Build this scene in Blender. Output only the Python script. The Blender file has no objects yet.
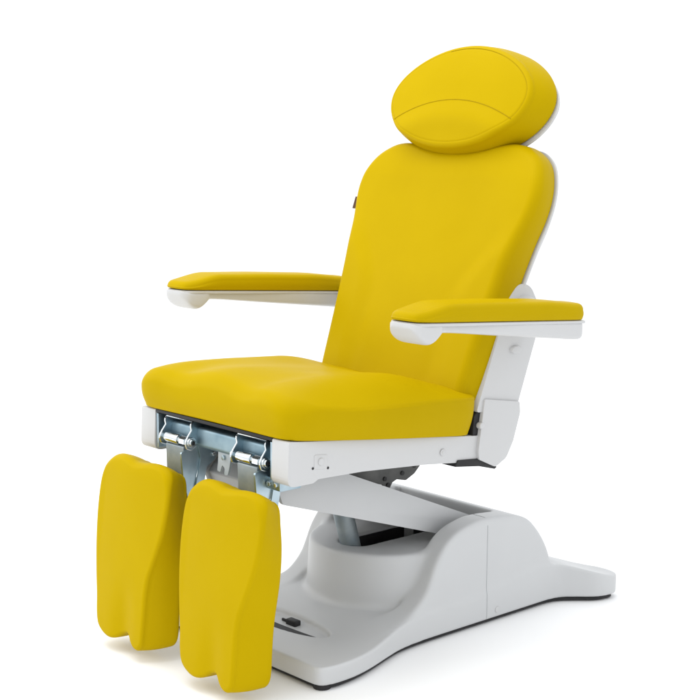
import bpy, bmesh, math
import numpy as np
from mathutils import Vector, Matrix

sc = bpy.context.scene
COL = sc.collection
R = math.radians

# ---------------------------------------------------------------- materials
def new_mat(name, base, rough=.5, metal=0., spec=.5, coat=0.):
    m = bpy.data.materials.new(name)
    m.use_nodes = True
    b = m.node_tree.nodes['Principled BSDF']
    b.inputs['Base Color'].default_value = (*base, 1)
    b.inputs['Roughness'].default_value = rough
    b.inputs['Metallic'].default_value = metal
    b.inputs['Specular IOR Level'].default_value = spec
    b.inputs['Coat Weight'].default_value = coat
    b.inputs['Coat Roughness'].default_value = .15
    return m, m.node_tree.nodes, m.node_tree.links, b


def bump(nodes, links, b, scale, strength, dist, kind='NOISE', detail=3):
    tc = nodes.new('ShaderNodeTexCoord')
    if kind == 'VORONOI':
        t = nodes.new('ShaderNodeTexVoronoi')
        t.inputs['Scale'].default_value = scale
        out = t.outputs['Distance']
    else:
        t = nodes.new('ShaderNodeTexNoise')
        t.inputs['Scale'].default_value = scale
        t.inputs['Detail'].default_value = detail
        out = t.outputs['Fac']
    links.new(tc.outputs['Object'], t.inputs['Vector'])
    bp = nodes.new('ShaderNodeBump')
    bp.inputs['Strength'].default_value = strength
    bp.inputs['Distance'].default_value = dist
    links.new(out, bp.inputs['Height'])
    links.new(bp.outputs['Normal'], b.inputs['Normal'])
    return bp, tc


def tint(nodes, links, b, c0, c1, scale, detail=4):
    tc = nodes.new('ShaderNodeTexCoord')
    t = nodes.new('ShaderNodeTexNoise')
    t.inputs['Scale'].default_value = scale
    t.inputs['Detail'].default_value = detail
    links.new(tc.outputs['Object'], t.inputs['Vector'])
    r = nodes.new('ShaderNodeValToRGB')
    r.color_ramp.elements[0].position = .3
    r.color_ramp.elements[1].position = .7
    r.color_ramp.elements[0].color = (*c0, 1)
    r.color_ramp.elements[1].color = (*c1, 1)
    links.new(t.outputs['Fac'], r.inputs['Fac'])
    links.new(r.outputs['Color'], b.inputs['Base Color'])


# yellow leatherette: fine grain plus a slow, barely visible undulation of the padding
YELLOW, n_, l_, b_ = new_mat('yellow_leatherette', (.452, .318, .001), .42, 0, .02)
tint(n_, l_, b_, (.438, .301, .0008), (.454, .314, .0011), 6)
bp1, tc = bump(n_, l_, b_, 900, .10, .0006, 'VORONOI')
t2 = n_.new('ShaderNodeTexNoise'); t2.inputs['Scale'].default_value = 9; t2.inputs['Detail'].default_value = 5
l_.new(tc.outputs['Object'], t2.inputs['Vector'])
bp2 = n_.new('ShaderNodeBump'); bp2.inputs['Strength'].default_value = .25; bp2.inputs['Distance'].default_value = .006
l_.new(t2.outputs['Fac'], bp2.inputs['Height']); l_.new(bp2.outputs['Normal'], bp1.inputs['Normal'])
THREAD, n_, l_, b_ = new_mat('seam_thread', (.33, .22, .002), .7, 0, .05)
tint(n_, l_, b_, (.30, .20, .002), (.37, .255, .002), 200)

WHITE, n_, l_, b_ = new_mat('white_plastic', (.51, .513, .518), .36, 0, .3)
tint(n_, l_, b_, (.518, .519, .521), (.530, .531, .533), 4)
bump(n_, l_, b_, 700, .04, .0004)
BASEW, n_, l_, b_ = new_mat('grey_white_plastic', (.52, .526, .531), .4, 0, .3)
tint(n_, l_, b_, (.512, .518, .524), (.528, .534, .538), 5)
bump(n_, l_, b_, 600, .05, .0004)
STEEL, n_, l_, b_ = new_mat('zinc_plated_steel', (.42, .50, .55), .36, 1., .5)
tint(n_, l_, b_, (.26, .36, .42), (.46, .55, .60), 14)
bump(n_, l_, b_, 60, .15, .001)
CHROME, n_, l_, b_ = new_mat('polished_edge_steel', (.66, .70, .72), .16, 1., .5)
tint(n_, l_, b_, (.60, .65, .68), (.72, .75, .76), 30)
TUBE, n_, l_, b_ = new_mat('brushed_grey_steel', (.30, .34, .36), .5, .5, .5)
tint(n_, l_, b_, (.23, .275, .30), (.33, .37, .385), 25)
bump(n_, l_, b_, 120, .12, .0006)
SHEET, n_, l_, b_ = new_mat('blue_zinc_sheet', (.24, .34, .40), .48, .9, .5)
tint(n_, l_, b_, (.15, .24, .30), (.34, .45, .50), 11)
bump(n_, l_, b_, 40, .15, .001)
ZINC, n_, l_, b_ = new_mat('matt_zinc', (.42, .46, .48), .55, .25, .5)
tint(n_, l_, b_, (.38, .43, .45), (.46, .50, .52), 30)
DARKST, n_, l_, b_ = new_mat('dark_steel_plate', (.09, .09, .088), .5, .6, .5)
tint(n_, l_, b_, (.07, .07, .068), (.115, .115, .11), 18)
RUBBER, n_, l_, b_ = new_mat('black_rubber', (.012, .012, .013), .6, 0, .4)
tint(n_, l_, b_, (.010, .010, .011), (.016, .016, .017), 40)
BROWN, n_, l_, b_ = new_mat('brown_leather_tag', (.075, .03, .012), .6, 0, .3)
tint(n_, l_, b_, (.06, .024, .010), (.09, .038, .016), 90)
JOINT, n_, l_, b_ = new_mat('cover_joint_shadow_gap', (.36, .37, .38), .6, 0, .2)
tint(n_, l_, b_, (.34, .35, .36), (.38, .39, .40), 30)
FLOORM, n_, l_, b_ = new_mat('white_studio_floor', (.935, .935, .935), .75, 0, .2)
tint(n_, l_, b_, (.932, .932, .933), (.938, .938, .938), 2)

# ---------------------------------------------------------------- helpers
ROOT = bpy.data.objects.new('treatment_chair', None)
COL.objects.link(ROOT)
ROOT['label'] = 'yellow padded podiatry treatment chair with white armrests, split leg rests and grey white lifting base'
ROOT['category'] = 'treatment chair'


def link(name, me, mat, parent=ROOT, smooth=True, angle=None):
    o = bpy.data.objects.new(name, me)
    COL.objects.link(o)
    if mat is not None:
        me.materials.append(mat)
    for p in me.polygons:
        p.use_smooth = smooth
    if angle is not None:
        me.set_sharp_from_angle(angle=R(angle))
    if parent is not None:
        o.parent = parent
    return o


def from_bm(name, bm, mat, parent=ROOT, angle=35):
    bmesh.ops.recalc_face_normals(bm, faces=bm.faces)
    me = bpy.data.meshes.new(name)
    bm.to_mesh(me)
    bm.free()
    return link(name, me, mat, parent, True, angle)


def closed_spline(pts, n):
    """Catmull-Rom through closed control points, resampled evenly in the control parameter."""
    P = np.array(pts, float)
    m = len(P)
    t = np.linspace(0, m, n, endpoint=False)
    i = t.astype(int); f = (t - i)[:, None]
    p0, p1, p2, p3 = P[(i - 1) % m], P[i % m], P[(i + 1) % m], P[(i + 2) % m]
    return .5 * ((2 * p1) + (-p0 + p2) * f + (2 * p0 - 5 * p1 + 4 * p2 - p3) * f ** 2 + (-p0 + 3 * p1 - 3 * p2 + p3) * f ** 3)


def even(front, back):
    """re-space matched outlines so that steps along the front one are equal"""
    q = np.vstack([front, front[:1]])
    d = np.concatenate([[0], np.cumsum(np.linalg.norm(np.diff(q, axis=0), axis=1))])
    n = len(front)
    s = np.linspace(0, d[-1], n, endpoint=False)
    b = np.vstack([back, back[:1]])
    f2 = np.stack([np.interp(s, d, q[:, k]) for k in range(2)], 1)
    b2 = np.stack([np.interp(s, d, b[:, k]) for k in range(2)], 1)
    return f2, b2


class Frame:
    def __init__(s, P0, U, V, N):
        s.P0, s.U, s.V, s.N = (np.array(a, float) for a in (P0, U, V, N))

    def __call__(s, u, v, h):
        u, v, h = (np.asarray(a, float)[..., None] for a in (u, v, h))
        return s.P0 + u * s.U + v * s.V + h * s.N


def tilt_frame(P0, deg):      # u = x, v = up along a plane leaning back, n = front
    a = R(deg)
    return Frame(P0, (1, 0, 0), (0, math.sin(a), math.cos(a)), (0, -math.cos(a), math.sin(a)))


def flat_frame(P0, deg):      # u = x, v = to the back along a plane sinking to the back, n = up
    a = R(deg)
    return Frame(P0, (1, 0, 0), (0, math.cos(a), -math.sin(a)), (0, math.sin(a), math.cos(a)))


def pillow(name, front, back, spine, frame, thick, hfun, rf, rb, mat, parent=ROOT, n=288,
           nf=26, bulge=.003, seam=.0012, dense=True):
    """A stuffed pad: matched front and back outlines, rounded rims, a height function for the front face.
    hfun(u, v) is the height of the front face over the frame's plane; the back lies at -thick."""
    F = closed_spline(front, n); B = closed_spline(back, n)
    F, B = even(F, B)
    s0, s1 = np.array(spine[0], float), np.array(spine[1], float)

    def toward(P):
        d = s1 - s0
        L2 = max(d @ d, 1e-12)
        t = np.clip(((P - s0) @ d) / L2, 0, 1)
        return s0 + t[:, None] * d
    SF, SB = toward(F), toward(B)
    LF = np.linalg.norm(SF - F, axis=1); LB = np.linalg.norm(SB - B, axis=1)
    rf = rf(F[:, 0], F[:, 1]) if callable(rf) else np.full(n, rf)
    rings = []
    # back: spine -> rim
    for k in range(6):
        s = 1 - k / 6 * .96
        s = s if k else .999
        P = B + (SB - B) * np.maximum(s, rb / LB)[:, None]
        rings.append((P, np.full(n, -thick)))
    for k in range(1, 7):
        a = k / 6 * math.pi / 2
        P = B + (SB - B) * (rb * (1 - math.sin(a)) / LB)[:, None]
        rings.append((P, np.full(n, -thick + rb * (1 - math.cos(a)))))
    hF = hfun(F[:, 0], F[:, 1])
    for k in range(1, 10):
        s = k / 10
        P = B + (F - B) * s
        C = P.mean(0)
        out = P - (SB + (SF - SB) * s); out /= np.linalg.norm(out, axis=1)[:, None]
        P = P + out * bulge * math.sin(math.pi * s)
        rings.append((P, (-thick + rb) * (1 - s) + (hF - rf) * s))
    for k in range(0, 10):
        a = k / 9 * math.pi / 2
        d = rf * (1 - math.cos(a))
        P = F + (SF - F) * (d / LF)[:, None]
        rings.append((P, hfun(P[:, 0], P[:, 1]) - rf * (1 - math.sin(a))))
    # seam groove at the rim of the face
    base = rf / LF
    if seam:
        for dd, dip in ((.0012, 0), (.0026, seam), (.0040, 0)):
            s = base + dd / LF
            P = F + (SF - F) * s[:, None]
            rings.append((P, hfun(P[:, 0], P[:, 1]) - dip))
        base = base + .0040 / LF
    for k in range(1, nf + 1):
        f = (k / nf) ** 1.0
        s = base + (.999 - base) * f
        P = F + (SF - F) * s[:, None]
        rings.append((P, hfun(P[:, 0], P[:, 1])))
    V = np.concatenate([frame(P[:, 0], P[:, 1], h) for P, h in rings])
    m = len(rings)
    idx = np.arange(m * n).reshape(m, n)
    a = idx[:-1]; b = idx[1:]
    quads = np.stack([a, np.roll(a, -1, 1), np.roll(b, -1, 1), b], -1).reshape(-1, 4)
    faces = [tuple(q) for q in quads.tolist()]
    me = bpy.data.meshes.new(name)
    me.from_pydata(V.tolist(), [], faces)
    bm = bmesh.new(); bm.from_mesh(me)
    bmesh.ops.remove_doubles(bm, verts=bm.verts, dist=.0007)
    bmesh.ops.holes_fill(bm, edges=[e for e in bm.edges if e.is_boundary], sides=0)
    bmesh.ops.recalc_face_normals(bm, faces=bm.faces)
    bm.to_mesh(me); bm.free()
    return link(name, me, mat, parent, True)


def tube_along(name, pts, r, mat, parent, sides=8, closed=False):
    """a thin tube following a polyline (seams, wires)"""
    pts = [Vector(p) for p in pts]
    bm = bmesh.new()
    rings = []
    n = len(pts)
    for i, p in enumerate(pts):
        a = pts[(i - 1) % n] if (closed or i) else p
        b = pts[(i + 1) % n] if (closed or i < n - 1) else p
        t = (b - a).normalized()
        x = t.cross(Vector((.31, .77, .55))).normalized(); y = t.cross(x)
        rings.append([bm.verts.new(p + (x * math.cos(k / sides * 2 * math.pi) + y * math.sin(k / sides * 2 * math.pi)) * r) for k in range(sides)])
    for i in range(n if closed else n - 1):
        for k in range(sides):
            bm.faces.new((rings[i][k], rings[i][(k + 1) % sides], rings[(i + 1) % n][(k + 1) % sides], rings[(i + 1) % n][k]))
    if not closed:
        bm.faces.new(rings[0]); bm.faces.new(rings[-1])
    return from_bm(name, bm, mat, parent, 60)


def add_prism(bm, poly, axis, lo, hi, bev=.0, seg=3):
    """extrude a 2D polygon along an axis ('x': poly in yz, 'y': xz, 'z': xy) with rounded edges"""
    def P(a, b, w):
        return {'x': (w, a, b), 'y': (a, w, b), 'z': (a, b, w)}[axis]
    t = bmesh.new()
    A = [t.verts.new(P(a, b, lo)) for a, b in poly]
    B = [t.verts.new(P(a, b, hi)) for a, b in poly]
    t.faces.new(A); t.faces.new(list(reversed(B)))
    n = len(poly)
    for i in range(n):
        t.faces.new((A[i], A[(i + 1) % n], B[(i + 1) % n], B[i]))
    bmesh.ops.recalc_face_normals(t, faces=t.faces)
    if bev:
        bmesh.ops.bevel(t, geom=list(t.edges), offset=bev, segments=seg, profile=.5, affect='EDGES', clamp_overlap=True)
    me = bpy.data.meshes.new('tmp'); t.to_mesh(me); t.free()
    bm.from_mesh(me); bpy.data.meshes.remove(me)


def add_box(bm, lo, hi, bev=.003, seg=3):
    add_prism(bm, [(lo[0], lo[1]), (hi[0], lo[1]), (hi[0], hi[1]), (lo[0], hi[1])], 'z', lo[2], hi[2], bev, seg)


def add_cyl(bm, a, b, r, r2=None, seg=40, bev=.0):
    a, b = Vector(a), Vector(b)
    d = b - a
    M = Matrix.Translation((a + b) / 2) @ d.to_track_quat('Z', 'Y').to_matrix().to_4x4()
    t = bmesh.new()
    bmesh.ops.create_cone(t, cap_ends=True, segments=seg, radius1=r, radius2=r if r2 is None else r2, depth=d.length, matrix=M)
    if bev:
        es = [e for e in t.edges if any(len(f.verts) > 4 for f in e.link_faces)]
        bmesh.ops.bevel(t, geom=es, offset=bev, segments=4, profile=.5, affect='EDGES')
    me = bpy.data.meshes.new('tmp'); t.to_mesh(me); t.free()
    bm.from_mesh(me); bpy.data.meshes.remove(me)


def round_poly(poly, r, seg=6):
    """round the corners of a 2D polygon; r may be a list"""
    out = []
    n = len(poly)
    for i in range(n):
        p = Vector(poly[i]); a = Vector(poly[i - 1]); b = Vector(poly[(i + 1) % n])
        ri = r[i] if isinstance(r, (list, tuple)) else r
        if ri <= 0:
            out.append(tuple(p)); continue
        u = (a - p); v = (b - p)
        lu, lv = u.length, v.length
        u.normalize(); v.normalize()
        ang = u.angle(v)
        d = min(ri / max(math.tan(ang / 2), .05), lu * .48, lv * .48)
        s, e = p + u * d, p + v * d
        for k in range(seg + 1):
            t = k / seg
            out.append(tuple((1 - t) ** 2 * s + 2 * t * (1 - t) * p + t * t * e))
    return out


def sstep(a, b, x):
    t = np.clip((np.asarray(x, float) - a) / (b - a), 0, 1)
    return t * t * (3 - 2 * t)


# ---------------------------------------------------------------- backrest
BK = tilt_frame((0, -.026, .55), 20.5)
half_f = [(0, .768), (.06, .769), (.12, .778), (.168, .789), (.212, .792), (.256, .782), (.302, .752), (.329, .705), (.339, .655),
          (.334, .600), (.319, .535), (.306, .46), (.297, .38), (.290, .30), (.284, .22), (.278, .14), (.274, .08), (.262, .045), (.20, .035), (.1, .035)]
half_b = [(0, .772), (.06, .773), (.12, .782), (.168, .793), (.212, .796), (.256, .785), (.296, .752), (.317, .705), (.325, .655),
          (.322, .600), (.309, .535), (.298, .46), (.290, .38), (.288, .30), (.288, .22), (.285, .14), (.275, .08), (.258, .045), (.20, .035), (.1, .035)]


def mirror(half):
    return half + [(0, half[-1][1])] + [(-u, v) for u, v in reversed(half[1:])]


def h_back(u, v):
    u = np.asarray(u, float); v = np.asarray(v, float)
    au = np.abs(u)
    crown = .006 * (1 - np.clip((u / .3), -1, 1) ** 2)
    # side bolsters grow out of the face below the shoulder blades
    edge = .135 + .10 * sstep(.34, .56, v)
    bol = .011 * sstep(edge, edge + .075, au) * (1 - sstep(.46, .60, v)) * sstep(.0, .15, v)
    shoulder = .010 * (1 - sstep(.5, .75, v)) * 0
    lum = .007 * np.exp(-((v - .22) / .12) ** 2) * (1 - sstep(.10, .2, au))
    dish = -.010 * np.exp(-((v - .60) / .13) ** 2) * (1 - sstep(.1, .3, au))
    top = -.014 * sstep(.68, .80, v)
    return .006 + crown + bol + lum + dish + top


back = pillow('backrest_cushion', mirror(half_f), mirror(half_b), ((0, .28), (0, .55)), BK, .088, h_back, .026, .010, YELLOW, seam=0, nf=44)

# white shell behind the cushion
sh_f = [(u + (.004 if u > 0 else 0), v + (.004 if v > .1 else 0)) for u, v in half_b]
sh_b = [(u * .94, .4 + (v - .4) * .95) for u, v in half_b]
SHF = Frame(BK.P0 - BK.N * .094, BK.U, BK.V, BK.N)
pillow('backrest_shell', mirror(sh_f), mirror(sh_b), ((0, .28), (0, .55)), SHF, .034, lambda u, v: np.full(np.shape(u), .006), .004, .012, WHITE, seam=0, nf=4, bulge=.004)

# small brown leather tag sewn into the left edge of the backrest
bm = bmesh.new()
add_box(bm, (-.3445, .584, -.0115), (-.322, .620, -.0085), .0006, 2)
for k in range(2):
    add_box(bm, (-.3415 + k * .006, .588, -.0088), (-.3395 + k * .006, .616, -.0080), .0002, 1)
for q in bm.verts:
    q.co = Vector(BK(*q.co))
tag = from_bm('leather_tag', bm, BROWN)

# ---------------------------------------------------------------- headrest
HD = tilt_frame((0, .252, 1.390), 21)


def ellipse(a, b, cv, n=32, p=2.0, egg=0.):
    return [((1 - egg * max(0., math.cos(t)) ** 1.5) * a * math.copysign(abs(math.sin(t)) ** (2 / p), math.sin(t)), cv + b * math.copysign(abs(math.cos(t)) ** (2 / p), math.cos(t)))
            for t in (k / n * 2 * math.pi for k in range(n))]


def h_head(u, v):
    u = np.asarray(u, float); v = np.asarray(v, float)
    d = 1 - np.clip((u / .262) ** 2 + ((v - .024) / .15) ** 2, 0, 1)
    # the lower third is a separate roll, parted from the upper face by an arched seam
    arc = .007 - .42 * u ** 2 * 2.6
    roll = .008 * np.exp(-((v - (arc - .05)) / .04) ** 2)
    return .002 + .014 * d ** .7 + roll


head = pillow('headrest_cushion', ellipse(.262, .150, .024, p=2.02, egg=.13), ellipse(.283, .160, .030, p=2.03, egg=.09), ((-.09, .024), (.09, .024)), HD, .084, h_head, .012, .010, YELLOW, nf=30)
uu = np.linspace(-.219, .219, 60)
vv = .007 - .42 * uu ** 2 * 2.6
pts = HD(uu, vv, h_head(uu, vv) + .0001)
tube_along('seam', pts, .0011, THREAD, head)
# seam running round the rim of the face
E = closed_spline(ellipse(.262 - .0135, .150 - .0135, .024, p=2.02, egg=.13), 160)
# the stitching shows from the crown round to the right, then sinks into the fold
E = E[(E[:, 0] > -.07) & (E[:, 1] > -.045)]
E = E[np.argsort(np.arctan2(E[:, 0], E[:, 1]))]
tube_along('seam', HD(E[:, 0], E[:, 1], h_head(E[:, 0], E[:, 1]) - .0004), .0007, THREAD, head)
HSF = Frame(HD.P0 - HD.N * .089, HD.U, HD.V, HD.N)
pillow('headrest_shell', ellipse(.290, .159, .022, p=2.03, egg=.16), ellipse(.264, .140, .020, p=2.1, egg=.14), ((-.09, .03), (.09, .03)), HSF, .026, lambda u, v: np.full(np.shape(u), .005), .004, .014, WHITE, seam=0, nf=4)
# the two steel posts the headrest slides on
for s in (-1, 1):
    bm = bmesh.new()
    a = BK(s * .07, .55, -.118); b = HD(s * .07, .03, -.105)
    add_cyl(bm, a, b, .008, seg=20)
    from_bm('headrest_post', bm, TUBE)

# ---------------------------------------------------------------- seat
ST = flat_frame((0, -.59, .613), 6.5)
half_s = [(0, -.012), (.08, -.014), (.16, -.018), (.235, -.022), (.278, -.016), (.304, .006), (.316, .05), (.322, .12), (.326, .22), (.325, .32), (.322, .42),
          (.316, .52), (.308, .585), (.290, .617), (.24, .625), (.16, .622), (.08, .62)]
half_sb = [(0, -.002), (.08, -.003), (.16, -.005), (.225, -.007), (.268, -.003), (.294, .016), (.304, .06), (.309, .12), (.313, .22), (.313, .32), (.311, .42),
           (.306, .52), (.299, .585), (.282, .612), (.24, .618), (.16, .616), (.08, .614)]


def h_seat(u, v):
    u = np.asarray(u, float); v = np.asarray(v, float)
    au = np.abs(u)
    top = .076 + .019 * sstep(.1, .6, v)
    d = np.clip(.322 - au, 0, .15) / .15
    roll = 1 - (1 - d) ** 1.9
    front = 1 - .52 * np.exp(-np.clip(v + .012, 0, 9) / .055)
    crown = .061 * roll * front * (1 - .66 * sstep(.36, .63, v))
    trough = -.012 * np.exp(-((au - .135) / .065) ** 2) * (1 - sstep(.03, .22, v))
    pommel = .003 * np.exp(-(u / .05) ** 2) * (1 - sstep(.15, .4, v))
    rim = crown
    dish = -.012 * np.exp(-((v - .42) / .2) ** 2) * (1 - sstep(.06, .22, au))
    fall = 0
    return top + trough + pommel + rim + dish + fall


seat = pillow('seat_cushion', mirror(half_s), mirror(half_sb), ((0, .20), (0, .42)), ST, 0, h_seat, lambda u, v: .0085 + .0235 * (1 - sstep(.0, .07, v)), .006, YELLOW, seam=0, nf=44, bulge=.004)

bm = bmesh.new()
add_box(bm, (-.2325, -.590, .6035), (.2325, .02, .6115), .001)
board = from_bm('cushion_board', bm, RUBBER)
for q in board.data.vertices:
    q.co.z -= (q.co.y + .59) * .114
# dark pan under the cushion, between the rails
bm = bmesh.new()
add_box(bm, (-.233, -.555, .592), (.233, .03, .5985), .002)
pan = from_bm('seat_pan', bm, RUBBER)
for v in pan.data.vertices:
    v.co.z -= (v.co.y + .574) * .114

# ---------------------------------------------------------------- seat rails
rail = round_poly([(-.594, .503), (-.590, .6105), (.052, .5385), (.056, .470), (-.15, .492), (-.36, .507), (-.500, .5105), (-.516, .503)],
                  [.022, .006, .004, .012, .02, .02, .006, .006])


def make_rail(s):
    lo, hi = sorted((s * .234, s * .294))
    bm = bmesh.new()
    add_prism(bm, rail, 'x', lo, hi, .005)
    r = from_bm('seat_rail', bm, WHITE)
    x = s * .294
    bm = bmesh.new()                    # raised square plate with a round screw cap
    add_prism(bm, round_poly([(-.514, .536), (-.474, .5315), (-.474, .5655), (-.514, .570)], .005), 'x', min(x - s * .002, x + s * .0012), max(x - s * .002, x + s * .0012), .0006, 2)
    p = from_bm('cover_plate', bm, WHITE, r)
    bm = bmesh.new()
    add_cyl(bm, (x, -.494, .5515), (x + s * .004, -.494, .5515), .009, seg=28, bev=.0015)
    from_bm('screw_cap', bm, WHITE, r)
    bm = bmesh.new()
    add_cyl(bm, (x, -.085, .5145), (x + s * .0035, -.085, .5145), .009, seg=28, bev=.0015)
    add_cyl(bm, (x, -.085, .5145), (x + s * .0042, -.085, .5145), .004, seg=20)
    from_bm('screw_cap', bm, WHITE, r)
    for y, z in ((-.518, .5385), (-.471, .533)):
        bm = bmesh.new()
        add_cyl(bm, (x - s * .004, y, z), (x + s * .0008, y, z), .0032, seg=16)
        from_bm('screw_hole', bm, RUBBER, r)
    return r


for s in (-1, 1):
    make_rail(s)

# ---------------------------------------------------------------- rear side brackets that carry backrest and armrests
upper = round_poly([(.035, .60), (.152, .890), (.188, .926), (.236, .918), (.266, .872), (.266, .785), (.197, .606)], [.01, .04, .05, .05, .06, .09, .01], 12)
lower = round_poly([(.041, .50), (.052, .575), (.062, .634), (.198, .612), (.201, .582), (.176, .510), (.150, .468), (.108, .449), (.044, .478)],
                   [.01, .02, .006, .008, .03, .03, .03, .02, .008])


def make_bracket(s):
    bm = bmesh.new()
    add_prism(bm, upper, 'x', *sorted((s * .235, s * .297)), .008, 4)
    b = from_bm('backrest_bracket', bm, WHITE)
    bm = bmesh.new()
    add_prism(bm, lower, 'x', *sorted((s * .240, s * .3025)), .006, 4)
    from_bm('lower_cover', bm, WHITE, b)
    bm = bmesh.new()
    add_cyl(bm, (s * .285, .178, .752), (s * .306, .178, .752), .022, .018, seg=40, bev=.003)
    for q in bm.verts:
        q.co.z = .752 + (q.co.z - .752) * .55
    from_bm('pivot_cap', bm, WHITE, b)
    bm = bmesh.new()
    add_cyl(bm, (s * .290, .050, .566), (s * .3065, .050, .566), .0085, seg=28, bev=.003)
    from_bm('screw_cap', bm, WHITE, b)
    bm = bmesh.new()
    add_prism(bm, [(-.04, .470), (.05, .4585), (.112, .442), (.120, .447), (.06, .478), (-.03, .486)], 'x', *sorted((s * .238, s * .298)), .002)
    from_bm('bottom_trim', bm, RUBBER, b)
    bm = bmesh.new()
    add_prism(bm, [(.030, .540), (.06, .540), (.066, .60), (.05, .606), (.034, .592)], 'x', *sorted((s * .238, s * .292)), .003)
    from_bm('hinge_gap_trim', bm, RUBBER, b)
    return b


# ---------------------------------------------------------------- armrests
AX = .441


def loft(bm, secs, n=40, p=3.2):
    """sections across y: (y, z_bottom, z_top, half width); rounded-box rings joined into one skin"""
    rings = []
    for (y, zb, zt, hw) in secs:
        rg = []
        for k in range(n):
            t = k / n * 2 * math.pi
            c, s_ = math.cos(t), math.sin(t)
            x = hw * math.copysign(abs(c) ** (2 / p), c)
            z = (zb + zt) / 2 + (zt - zb) / 2 * math.copysign(abs(s_) ** (2 / p), s_)
            rg.append(bm.verts.new((x, y, z)))
        rings.append(rg)
    for i in range(len(rings) - 1):
        for k in range(n):
            bm.faces.new((rings[i][k], rings[i][(k + 1) % n], rings[i + 1][(k + 1) % n], rings[i + 1][k]))
    bm.faces.new(rings[0]); bm.faces.new(list(reversed(rings[-1])))


def arm_line(y):
    return .8855 - .068 * (y + .36)


def smooth_secs(keys, m):
    K = np.array(keys, float)
    d = np.concatenate([[0], np.cumsum(np.linalg.norm(np.diff(K[:, :2], axis=0), axis=1))])
    out = []
    for i in range(len(K) - 1):
        p0, p1, p2, p3 = K[max(i - 1, 0)], K[i], K[i + 1], K[min(i + 2, len(K) - 1)]
        for k in range(m):
            f = k / m
            out.append(.5 * ((2 * p1) + (-p0 + p2) * f + (2 * p0 - 5 * p1 + 4 * p2 - p3) * f ** 2 + (-p0 + 3 * p1 - 3 * p2 + p3) * f ** 3))
    out.append(K[-1])
    return out


def make_arm(s):
    bm = bmesh.new()
    T = arm_line
    keys = [(-.3835, .8785, .8830, .012), (-.382, .871, .8835, .030), (-.376, .861, .8835, .042), (-.366, .847, .8835, .050), (-.352, .8355, .8835, .0525), (-.336, .8305, T(-.336) - .001, .053), (-.322, .8345, T(-.322) - .001, .053),
            (-.309, .844, T(-.309) - .001, .0525), (-.300, .8515, T(-.300) - .001, .051), (-.290, .8535, T(-.290) - .001, .0455), (-.27, .8525, T(-.27) - .001, .0415), (-.22, .847, T(-.22) - .001, .0425), (-.12, .8345, T(-.12) - .001, .0485), (0, .820, T(0) - .001, .0535),
            (.10, .808, T(.1) - .001, .0540), (.19, .797, T(.19) - .001, .0540), (.209, .797, T(.209) - .001, .052), (.215, .801, T(.215) - .002, .047)]
    loft(bm, smooth_secs(keys, 6), 56, 5)
    # lip the pad sits on
    lip = smooth_secs([(-.3795, .8785, .8842, .010), (-.378, .877, .8845, .030), (-.371, .8755, .8848, .043), (-.358, .8745, .8848, .0515), (-.32, T(-.32) - .010, T(-.32), .054), (-.2, T(-.2) - .010, T(-.2), .0545), (0, T(0) - .010, T(0), .0545),
                       (.20, T(.20) - .010, T(.20), .0545), (.2125, T(.212) - .009, T(.212), .050)], 5)
    loft(bm, lip, 56, 5)
    a = from_bm('armrest', bm, WHITE, ROOT, 50)
    # pivot drum joining the arm to its bracket
    bm = bmesh.new()
    add_cyl(bm, (-s * .045, .208, .838), (-s * .160, .212, .853), .026, .045, seg=56, bev=.006)
    from_bm('arm_pivot', bm, WHITE, a)
    # pad
    PF = Frame((0, -.089, arm_line(-.10) - .0002), (1, 0, 0), (0, .9977, -.068), (0, .068, .9977))
    hw = .055
    out = [(0, -.294), (.022, -.2925), (.040, -.286), (.050, -.271), (.0545, -.245), (.0555, -.2), (.0555, -.1), (.0555, 0), (.0555, .1), (.0555, .2), (.0555, .26), (.053, .292), (.044, .307), (.02, .3115)]
    fr = mirror_pts(out)

    def h(u, v):
        u = np.asarray(u, float); v = np.asarray(v, float)
        return .018 + .024 * sstep(-.300, -.165, v) + .003 * sstep(-.2, .0, v) - .006 * sstep(.16, .31, v) + .003 * (1 - (u / .055) ** 2)
    pad = pillow('armrest_pad', fr, fr, ((0, -.25), (0, .26)), PF, 0, h, .0145, .004, YELLOW, a, n=260, nf=12, bulge=.002, seam=.0006)
    a.location = (s * AX, 0, 0)
    return a


def mirror_pts(half):
    return half + [(0, half[-1][1] + .0005)] + [(-u, v) for u, v in reversed(half[1:])]


for s in (-1, 1):
    make_bracket(s)
    make_arm(s)

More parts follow.
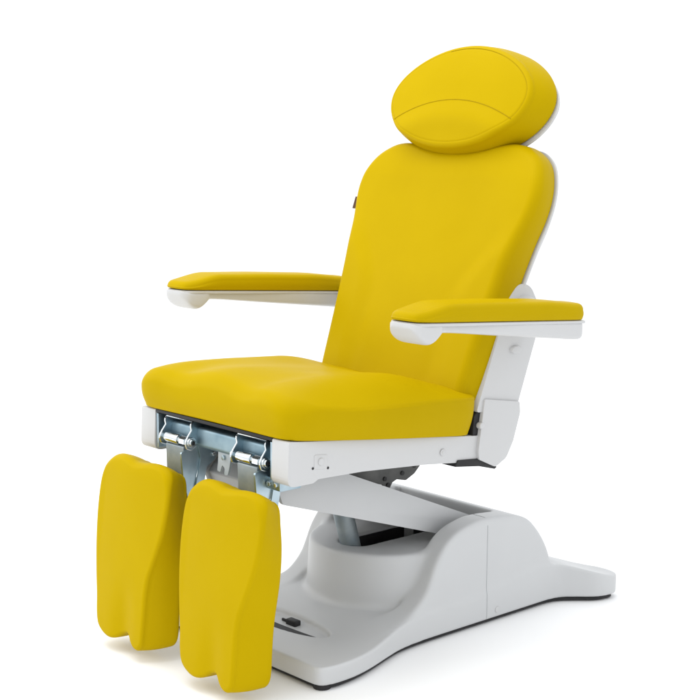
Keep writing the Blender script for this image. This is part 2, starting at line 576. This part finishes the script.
# ---------------------------------------------------------------- leg rests
def make_leg(cx):
    LF = tilt_frame((cx, -.672, .505), 6.5)
    fr = [(-.092, -.006), (-.060, -.008), (-.030, -.014), (.0, -.013), (.04, -.008), (.078, -.008), (.106, -.017), (.122, -.038), (.1275, -.075), (.125, -.12), (.117, -.17), (.104, -.215), (.090, -.255),
          (.078, -.29), (.073, -.33), (.073, -.38), (.0735, -.43), (.071, -.462), (.055, -.477), (.035, -.472), (.017, -.457), (.002, -.449), (-.018, -.453), (-.045, -.470), (-.075, -.476), (-.108, -.470), (-.132, -.455), (-.144, -.425), (-.151, -.38),
          (-.162, -.32), (-.172, -.25), (-.177, -.18), (-.176, -.12), (-.170, -.075), (-.156, -.038), (-.128, -.014)]
    bk = [(-.085, -.024), (-.060, -.026), (-.030, -.030), (.0, -.030), (.03, -.029), (.055, -.031), (.076, -.034), (.090, -.048), (.098, -.08), (.108, -.125), (.113, -.17), (.1135, -.215), (.111, -.255),
          (.108, -.29), (.107, -.33), (.109, -.38), (.1115, -.42), (.108, -.450), (.09, -.466), (.06, -.466), (.03, -.457), (.002, -.449), (-.018, -.451), (-.045, -.462), (-.075, -.468), (-.105, -.464), (-.128, -.450), (-.140, -.42), (-.147, -.38),
          (-.153, -.32), (-.158, -.25), (-.161, -.18), (-.159, -.12), (-.158, -.08), (-.148, -.052), (-.122, -.032)]

    def h(u, v):
        u = np.asarray(u, float); v = np.asarray(v, float)
        mid = -.012
        calf = -.012 * np.exp(-((u - mid) / .035) ** 2) * (1 - sstep(-.46, -.28, v))
        crown = .006 * (1 - np.clip((u - mid) / .13, -1, 1) ** 2)
        top = -.006 * sstep(-.05, .01, v)
        return .002 + calf + crown + top
    pad = pillow('leg_rest', fr, bk, ((-.022, -.36), (-.022, -.10)), LF, .085, h, lambda u, v: .010 + .008 * sstep(-.08, -.01, v) + .004 * sstep(-.06, -.13, u), .012, YELLOW, n=320, nf=30, seam=.0)
    return pad


LEGX = .182
for s in (-1, 1):
    make_leg(s * LEGX)

# ---------------------------------------------------------------- steel leg hinges
def make_hinge(cx):
    # square tube running down behind the pad
    bm = bmesh.new()
    add_prism(bm, round_poly([(-.592, .532), (-.556, .532), (-.545, .28), (-.583, .28)], .004), 'x', cx - .040, cx + .034, .004)
    tube = from_bm('leg_support', bm, TUBE)
    bm = bmesh.new()                                        # back plate screwed to the pad
    add_box(bm, (cx - .06, -.620, .20), (cx + .06, -.586, .40), .003)
    from_bm('pad_plate', bm, TUBE, tube)
    bm = bmesh.new()
    add_prism(bm, round_poly([(-.604, .520), (-.560, .535), (-.540, .520), (-.548, .49), (-.562, .44), (-.574, .40), (-.584, .40), (-.598, .46)], .006), 'x', cx + .036, cx + .0415, .001, 1)
    from_bm('gusset', bm, STEEL, tube)
    # cheek plates with a polished edge, folded from one sheet
    br = None
    prof = [(-.576, .597), (-.583, .588), (-.580, .575), (-.592, .560), (-.600, .545), (-.595, .531), (-.582, .526), (-.568, .534), (-.556, .552), (-.535, .566), (-.51, .593)]
    bm = bmesh.new()
    for x in (cx - .056, cx + .053):
        add_prism(bm, round_poly(prof, .006, 4), 'x', x - .002, x + .002, .0006, 1)
    add_box(bm, (cx - .054, -.578, .5955), (cx + .051, -.535, .5985), .0006, 1)
    add_box(bm, (cx - .054, -.537, .575), (cx + .051, -.533, .5955), .0006, 1)
    br = from_bm('hinge_bracket', bm, STEEL)
    # bright rolled edge of the sheet
    pts = [(cx - .056, y, z) for y, z in reversed(round_poly(prof[:8], [0, .006, .006, .006, .006, .006, .006, 0], 5))] + [(cx + .053, y, z) for y, z in round_poly(prof[:8], [0, .006, .006, .006, .006, .006, .006, 0], 5)]
    tube_along('rolled_edge', pts, .0026, CHROME, br, 10)
    # pivot rod and its bolts
    bm = bmesh.new()
    add_cyl(bm, (cx - .060, -.584, .546), (cx + .066, -.584, .546), .0085, seg=28)
    add_cyl(bm, (cx - .044, -.584, .546), (cx + .010, -.584, .546), .0135, seg=32, bev=.002)
    add_cyl(bm, (cx + .018, -.584, .546), (cx + .040, -.584, .546), .0125, seg=6)
    from_bm('pivot_rod', bm, CHROME, br)
    for s in (-1, 1):
        bm = bmesh.new()
        x0 = cx + (-.058 if s < 0 else .055)
        add_cyl(bm, (x0, -.584, .546), (x0 + s * .006, -.584, .546), .013, seg=32, bev=.001)
        add_cyl(bm, (x0 + s * .006, -.584, .546), (x0 + s * .011, -.584, .546), .0095, seg=24, bev=.0015)
        bt = from_bm('bolt', bm, CHROME, br)
        bm = bmesh.new()
        add_cyl(bm, (x0 + s * .010, -.584, .546), (x0 + s * .0114, -.584, .546), .0055, seg=6)
        from_bm('hex_socket', bm, RUBBER, bt)
    # locking lever: curved fork plate behind
    fork = [(-.556, .535), (-.548, .50), (-.556, .46), (-.566, .42), (-.552, .405), (-.538, .43), (-.530, .475), (-.505, .490), (-.490, .515), (-.492, .548), (-.52, .556)]
    for x in (cx - .050, cx + .042):
        bm = bmesh.new()
        add_prism(bm, round_poly(fork, .008, 4), 'x', x, x + .005, .0008, 1)
        fk = from_bm('lock_plate', bm, STEEL, br)
    for y, z in ((-.516, .530), (-.508, .506)):
        bm = bmesh.new()
        add_cyl(bm, (cx + .046, y, z), (cx + .051, y, z), .006, seg=20, bev=.001)
        from_bm('bolt', bm, CHROME, br)
    return br


for s in (-1, 1):
    make_hinge(s * .146)

# cross tube between the rails, rear cross plate, rail end fittings
bm = bmesh.new()
add_prism(bm, round_poly([(-.566, .532), (-.562, .582), (-.520, .582), (-.516, .530)], [.012, .010, .006, .010]), 'x', -.2335, .2335, .0)
from_bm('cross_tube', bm, SHEET)
bm = bmesh.new()
add_box(bm, (-.236, -.500, .530), (.236, -.492, .592), .001)
from_bm('cross_plate', bm, DARKST)
for s in (-1, 1):
    bm = bmesh.new()
    add_box(bm, (*sorted((s * .224, s * .2335))[:1], -.588, .512), (max(s * .224, s * .2335), -.50, .600), .001)
    r = from_bm('rail_fitting', bm, STEEL)
    bm = bmesh.new()
    add_cyl(bm, (s * .226, -.562, .578), (s * .220, -.562, .578), .009, seg=24)
    from_bm('bolt', bm, RUBBER, r)
# centre lever hook
fork2 = [(-.012, .545), (.036, .540), (.036, .520), (.031, .498), (.024, .479), (.010, .478), (.013, .494), (.003, .503), (-.006, .482), (-.018, .484), (-.014, .505)]
bm = bmesh.new()
add_prism(bm, round_poly(fork2, .005, 4), 'y', -.5585, -.552, .001, 1)
rl = from_bm('release_lever', bm, ZINC)
bm = bmesh.new()
add_cyl(bm, (.012, -.5645, .522), (.012, -.5575, .522), .006, seg=20, bev=.001)
from_bm('bolt', bm, STEEL, rl)
bm = bmesh.new()
add_prism(bm, round_poly([(-.566, .478), (-.566, .508), (-.50, .520), (-.50, .478)], .005), 'x', .180, .232, .002)
ft = from_bm('lever_mount', bm, STEEL)
for x in (.196, .219):
    bm = bmesh.new()
    add_cyl(bm, (x, -.566, .493), (x, -.572, .493), .007, seg=6, bev=.001)
    from_bm('bolt', bm, CHROME, ft)

# ---------------------------------------------------------------- lifting beam, its bracket and actuator
W = .150
beam = round_poly([(-.500, .452), (-.488, .418), (-.440, .403), (.075, .240), (.20, .225), (.25, .25), (.20, .268), (-.275, .462), (-.30, .490), (-.46, .500)],
                  [.012, .02, .03, .02, .02, .02, .03, .02, .01, .012])
bm = bmesh.new()
for s in (-1, 1):
    add_prism(bm, beam, 'x', *sorted((s * (W - .012), s * W)), .003)
add_prism(bm, round_poly([(-.496, .452), (-.484, .422), (-.300, .3735), (-.300, .44), (-.27, .455), (-.30, .486), (-.455, .496)], .008), 'x', -W + .0125, W - .0125, .002)
top = [(-.277, .4605), (.195, .2665), (.190, .2545), (-.282, .4485)]
add_prism(bm, top, 'x', -W + .0125, W - .0125, 0)
from_bm('lifting_beam', bm, BASEW)

plate = round_poly([(-.245, .505), (-.235, .448), (-.205, .432), (-.144, .409), (-.108, .398), (-.104, .388), (-.086, .384), (-.076, .400), (-.060, .406), (-.026, .398), (.006, .412), (.026, .430), (.045, .50)],
                   [.004, .01, .02, .03, .005, .004, .006, .006, .008, .016, .02, .01, .004])
for s in (-1, 1):
    bm = bmesh.new()
    add_prism(bm, plate, 'x', *sorted((s * .098, s * .106)), .001, 1)
    p = from_bm('lift_plate', bm, DARKST)
    for y, z in ((-.092, .396), (-.104, .414), (-.040, .420), (.004, .434)):
        bm = bmesh.new()
        add_cyl(bm, (s * .104, y, z), (s * .1085, y, z), .006, seg=20)
        from_bm('bolt', bm, RUBBER, p)
bm = bmesh.new()
add_box(bm, (-.0975, -.17, .440), (.0975, .02, .505), .003)
from_bm('lift_crossmember', bm, DARKST)

bm = bmesh.new()
add_cyl(bm, (0, -.100, .13), (0, -.160, .33), .027, seg=48)
add_cyl(bm, (0, -.158, .325), (0, -.176, .385), .021, seg=40)
from_bm('actuator', bm, TUBE)
bm = bmesh.new()
add_cyl(bm, (-.13, -.176, .388), (.13, -.176, .388), .012, seg=28)
from_bm('actuator_pin', bm, TUBE)

# ---------------------------------------------------------------- moulded base (distance field, meshed with surface nets)
def sd_poly(px, py, poly):
    """signed distance to a closed polygon (arrays)"""
    d = np.full(px.shape, 1e9); inside = np.zeros(px.shape, bool)
    n = len(poly)
    for i in range(n):
        ax, ay = poly[i]; bx, by = poly[(i + 1) % n]
        ex, ey = bx - ax, by - ay
        wx, wy = px - ax, py - ay
        t = np.clip((wx * ex + wy * ey) / max(ex * ex + ey * ey, 1e-12), 0, 1)
        d = np.minimum(d, (wx - ex * t) ** 2 + (wy - ey * t) ** 2)
        c = (ay > py) != (by > py)
        with np.errstate(divide='ignore', invalid='ignore'):
            xi = ax + (py - ay) * ex / (ey if abs(ey) > 1e-12 else 1e-12)
        inside ^= c & (px < xi)
    return np.where(inside, -1, 1) * np.sqrt(d)


def smin(a, b, k):
    h = np.clip(.5 + .5 * (b - a) / k, 0, 1)
    return b + (a - b) * h - k * h * (1 - h)


def smax(a, b, k):
    return -smin(-a, -b, k)


def base_mesh(st=.0036):
    xs = np.arange(-.375, .376, st); ys = np.arange(-.545, .665, st); zs = np.arange(-.002, .325, st)
    X2, Y2 = np.meshgrid(xs, ys, indexing='ij')
    half = [(0, -.518), (.20, -.518), (.285, -.518), (.312, -.514), (.324, -.500), (.331, -.46), (.327, -.40), (.312, -.335), (.288, -.26), (.270, -.20), (.260, -.14), (.256, -.05), (.256, .10), (.256, .30), (.257, .39),
            (.266, .435), (.296, .475), (.330, .515), (.345, .555), (.342, .592), (.322, .612), (.28, .618), (.235, .600), (.19, .570), (.14, .545), (.07, .535)]
    outl = [tuple(p) for p in closed_spline(half + [(0, .535)] + [(-x, y) for x, y in reversed(half[1:])], 260)]
    d2 = sd_poly(X2, Y2, outl)
    top = (.060 + .020 * sstep(-.36, -.18, Y2) * (1 - .35 * sstep(.16, .3, np.abs(X2))) + .036 * sstep(.05, .38, Y2) - .040 * sstep(.42, .60, Y2))
    # plate pocket at the front (pedal recess): deepest along its front rim
    dish = [(0, -.409), (.06, -.404), (.11, -.394), (.150, -.378), (.166, -.358), (.158, -.338), (.12, -.322), (.06, -.312), (0, -.309)]
    dd = sd_poly(X2, Y2, [tuple(p) for p in closed_spline(dish + [(-x, y) for x, y in reversed(dish[1:-1])], 120)])
    pocket = (1 - sstep(-.005, .001, dd)) * .013
    top = top - pocket
    Y1, Z1 = np.meshgrid(ys, zs, indexing='ij')
    prof = [(-.42, .0), (-.42, .030), (-.30, .050), (-.244, .060), (-.20, .069), (-.166, .083), (-.135, .098), (-.110, .116), (-.088, .140), (-.072, .17), (-.058, .20), (-.040, .228), (-.012, .258), (.025, .279), (.07, .291), (.12, .296), (.2, .291), (.262, .281),
            (.31, .262), (.348, .228), (.378, .19), (.40, .15), (.412, .11), (.42, .06), (.42, .0)]
    prof = [tuple(p) for p in closed_spline(prof, 200)]
    dw = sd_poly(Y1, Z1, prof)[None]
    # rear solid between the wings
    prof2 = [(.225, .0), (.225, .40), (.60, .40), (.60, .0)]
    ds = np.maximum(sd_poly(Y1, Z1, prof2)[None], dw)
    X = xs[:, None, None]; Y = ys[None, :, None]; Z = zs[None, None, :]
    aX = np.abs(X)
    # plate
    D = smax(d2[:, :, None], (Z - top[:, :, None]) * .95, .007)
    D = smax(D, .013 - Z, .004)
    # wings
    wing = smax(np.maximum(dw, 0 * X + dw), np.abs(aX - .2205) - .0335 , .014)
    body = smax(ds + 0 * X, aX - .254, .014)
    low = np.maximum(np.maximum(Z - .14, aX - .2), np.abs(Y - .2) - .2)        # tray floor between the wings
    hous = np.minimum(wing, body)
    D = smin(D, hous, .022)
    D = smax(D, d2[:, :, None] - .001, .004)      # sides stay flush with the outline
    # drum
    r = np.sqrt(X ** 2 + (Y - .0) ** 2)
    drum = smax(r - (.206 + .05 * np.clip(.22 - Z, 0, .22)), Z - .224, .014)
    D = smin(D, drum, .020)
    D = np.minimum(D, low)
    # channel for the beam, slot for the actuator
    chan = np.maximum(np.maximum(aX - .180, np.abs(Y - .11) - .125), .2255 - Z)
    slot2 = np.sqrt(X ** 2 + np.maximum(np.abs(Y - .01) - .110, 0) ** 2) - .048
    slot = np.maximum(slot2, .10 - Z)
    D = smax(D, -chan, .005)
    D = smax(D, -slot, .006)
    D = smax(D, .013 - Z, .004)
    # vertical parting line of the side cover
    groove = np.maximum(np.abs(Y - .139) - .0022, .2515 - aX)
    return xs, ys, zs, np.broadcast_to(D, (len(xs), len(ys), len(zs)))


def surface_nets(xs, ys, zs, D):
    st = xs[1] - xs[0]
    S = D < 0
    nx, ny, nz = D.shape
    acc = np.zeros((nx - 1, ny - 1, nz - 1, 3), np.float32); cnt = np.zeros((nx - 1, ny - 1, nz - 1), np.float32)
    corners = [(i, j, k) for i in (0, 1) for j in (0, 1) for k in (0, 1)]
    sl = lambda c: (slice(c[0], nx - 1 + c[0]), slice(c[1], ny - 1 + c[1]), slice(c[2], nz - 1 + c[2]))
    for a in corners:
        for ax in range(3):
            if a[ax]:
                continue
            b = list(a); b[ax] = 1
            da, db = D[sl(a)], D[sl(b)]
            m = (da < 0) != (db < 0)
            t = np.where(m, da / np.where(m, da - db, 1), 0)
            for q in range(3):
                acc[..., q] += np.where(m, (t if q == ax else a[q]), 0)
            cnt += m
    act = cnt > 0
    idx = np.full(act.shape, -1, np.int64)
    ids = np.argwhere(act)
    idx[act] = np.arange(len(ids))
    off = acc[act] / cnt[act][:, None]
    V = np.stack([xs[0], ys[0], zs[0]]) + (ids + off) * st
    faces = []
    for ax in range(3):
        o1, o2 = [q for q in range(3) if q != ax]
        s0 = [slice(None)] * 3; s1 = [slice(None)] * 3
        s0[ax] = slice(0, D.shape[ax] - 1); s1[ax] = slice(1, D.shape[ax])
        ch = S[tuple(s0)] != S[tuple(s1)]
        e = np.argwhere(ch)
        e = e[(e[:, o1] > 0) & (e[:, o2] > 0) & (e[:, o1] < D.shape[o1] - 1) & (e[:, o2] < D.shape[o2] - 1)]
        q = []
        for (p1, p2) in ((1, 1), (0, 1), (0, 0), (1, 0)):
            c = e.copy(); c[:, o1] -= p1; c[:, o2] -= p2
            q.append(idx[c[:, 0], c[:, 1], c[:, 2]])
        faces.append(np.stack(q, 1))
    return V, np.concatenate(faces)


xs, ys, zs, D = base_mesh()
V, Fq = surface_nets(xs, ys, zs, D)
me = bpy.data.meshes.new('base_cover')
me.from_pydata(V.tolist(), [], Fq.tolist())
bm = bmesh.new(); bm.from_mesh(me)
for _ in range(3):
    bmesh.ops.smooth_vert(bm, verts=bm.verts, factor=.5, use_axis_x=True, use_axis_y=True, use_axis_z=True)
bmesh.ops.recalc_face_normals(bm, faces=bm.faces)
bm.to_mesh(me); bm.free()
base = link('base_cover', me, BASEW, ROOT, True)
# black slab added under the moulding to darken its contact shadow
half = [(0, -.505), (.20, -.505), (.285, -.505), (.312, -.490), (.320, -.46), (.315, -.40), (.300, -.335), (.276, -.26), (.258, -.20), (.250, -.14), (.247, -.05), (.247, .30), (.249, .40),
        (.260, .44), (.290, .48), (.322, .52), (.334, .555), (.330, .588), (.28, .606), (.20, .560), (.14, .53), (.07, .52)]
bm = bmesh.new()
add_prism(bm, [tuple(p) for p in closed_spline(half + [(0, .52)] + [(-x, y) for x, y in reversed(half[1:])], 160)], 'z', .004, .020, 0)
from_bm('contact_shadow_slab', bm, RUBBER, ROOT)

# parting line of the side covers (a fine joint that follows the moulding) and a small screw cap beside it
me.calc_loop_triangles()
from mathutils.bvhtree import BVHTree
tree = BVHTree.FromPolygons([v.co for v in me.vertices], [tuple(p.vertices) for p in me.polygons])
for s in (-1, 1):
    pts = []
    for z in np.linspace(.012, .275, 60):
        hit = tree.ray_cast(Vector((s * .6, .138, z)), Vector((-s, 0, 0)))
        if hit[0]:
            pts.append(hit[0])
    for x in np.linspace(.243, .200, 10):
        hit = tree.ray_cast(Vector((s * x, .138, .5)), Vector((0, 0, -1)))
        if hit[0]:
            pts.append(hit[0])
    tube_along('cover_joint', pts, .0009, JOINT, base, 6)
    hit = tree.ray_cast(Vector((s * .6, .180, .034)), Vector((-s, 0, 0)))[0]
    bm = bmesh.new()
    add_cyl(bm, (hit.x - s * .002, .180, .034), (hit.x + s * .0025, .180, .034), .0085, seg=28, bev=.0015)
    from_bm('screw_cap', bm, WHITE, base)
# black panels added inside the actuator slot to deepen its shade
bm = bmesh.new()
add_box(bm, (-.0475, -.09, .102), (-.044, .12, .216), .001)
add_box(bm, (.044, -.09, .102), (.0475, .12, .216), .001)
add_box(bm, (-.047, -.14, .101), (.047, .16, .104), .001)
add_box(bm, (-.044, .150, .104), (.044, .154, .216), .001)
from_bm('slot_shade_panels', bm, RUBBER, base)
# black buckle, and a black crescent standing in for shade deep in the pedal recess
bm = bmesh.new()
add_box(bm, (-.004, -.350, .044), (.034, -.329, .0615), .003)
add_box(bm, (-.030, -.342, .046), (-.002, -.336, .0545), .002)
c = from_bm('plug', bm, RUBBER, base)
bm = bmesh.new()
xx = np.linspace(-.150, .150, 31)
add_prism(bm, [(x, -.4055 + (x / .153) ** 2 * .031) for x in xx] + [(x, -.3700 + (x / .153) ** 2 * .006) for x in xx[::-1][1:-1]], 'z', .035, .0515, 0)
from_bm('pedal_slot_shade', bm, RUBBER, base)
# black rubber feet
for x, y in ((.297, -.488), (-.297, -.488), (.308, .575), (-.308, .575)):
    bm = bmesh.new()
    add_cyl(bm, (x, y, 0), (x, y, .02), .022, .018, seg=36, bev=.002)
    from_bm('rubber_foot', bm, RUBBER, base)

# ---------------------------------------------------------------- floor
bm = bmesh.new()
N = 24
bmesh.ops.create_grid(bm, x_segments=N, y_segments=N, size=150)
fl = from_bm('floor', bm, FLOORM, None)
fl['kind'] = 'structure'

# ---------------------------------------------------------------- light
w = bpy.data.worlds.new('World'); sc.world = w; w.use_nodes = True
bg = w.node_tree.nodes['Background']
bg.inputs['Color'].default_value = (.982, 1, 1.018, 1)
bg.inputs['Strength'].default_value = 1.25


def area(name, loc, target, size, power, col=(1, 1, 1)):
    L = bpy.data.lights.new(name, 'AREA'); L.shape = 'RECTANGLE'; L.size, L.size_y = size
    L.energy = power; L.color = col
    o = bpy.data.objects.new(name, L); COL.objects.link(o)
    o.location = loc
    o.rotation_euler = (Vector(target) - Vector(loc)).to_track_quat('-Z', 'Y').to_euler()
    return o


area('overhead_softbox', (-.6, -.8, 4.2), (0, -.1, .4), (3.2, 3.2), 85)
area('key_softbox', (-3.2, -3.0, 2.6), (0, -.1, .7), (1.8, 2.2), 45)

# ---------------------------------------------------------------- camera
cam = bpy.data.cameras.new('camera'); co = bpy.data.objects.new('camera', cam); COL.objects.link(co)
A, pitch, roll = R(47.44), R(8.47), R(.4745)
Fh = Vector((-math.sin(A), math.cos(A), 0)); R0 = Vector((math.cos(A), math.sin(A), 0)); Z = Vector((0, 0, 1))
Fw = Fh * math.cos(pitch) - Z * math.sin(pitch); U0 = Z * math.cos(pitch) + Fh * math.sin(pitch)
Rt = R0 * math.cos(roll) + U0 * math.sin(roll); Up = U0 * math.cos(roll) - R0 * math.sin(roll)
M = Matrix((Rt, Up, -Fw)).transposed().to_4x4()
M.translation = (2.74, -2.65, 1.3)
co.matrix_world = M
cam.sensor_width = 36; cam.lens = 36 * 1433 / 700
cam.clip_start = .05; cam.clip_end = 1000
sc.camera = co

sc.view_settings.view_transform = 'Standard'; sc.view_settings.look = 'None'
sc.view_settings.exposure = 0; sc.view_settings.gamma = 1
sc.cycles.max_bounces = 8
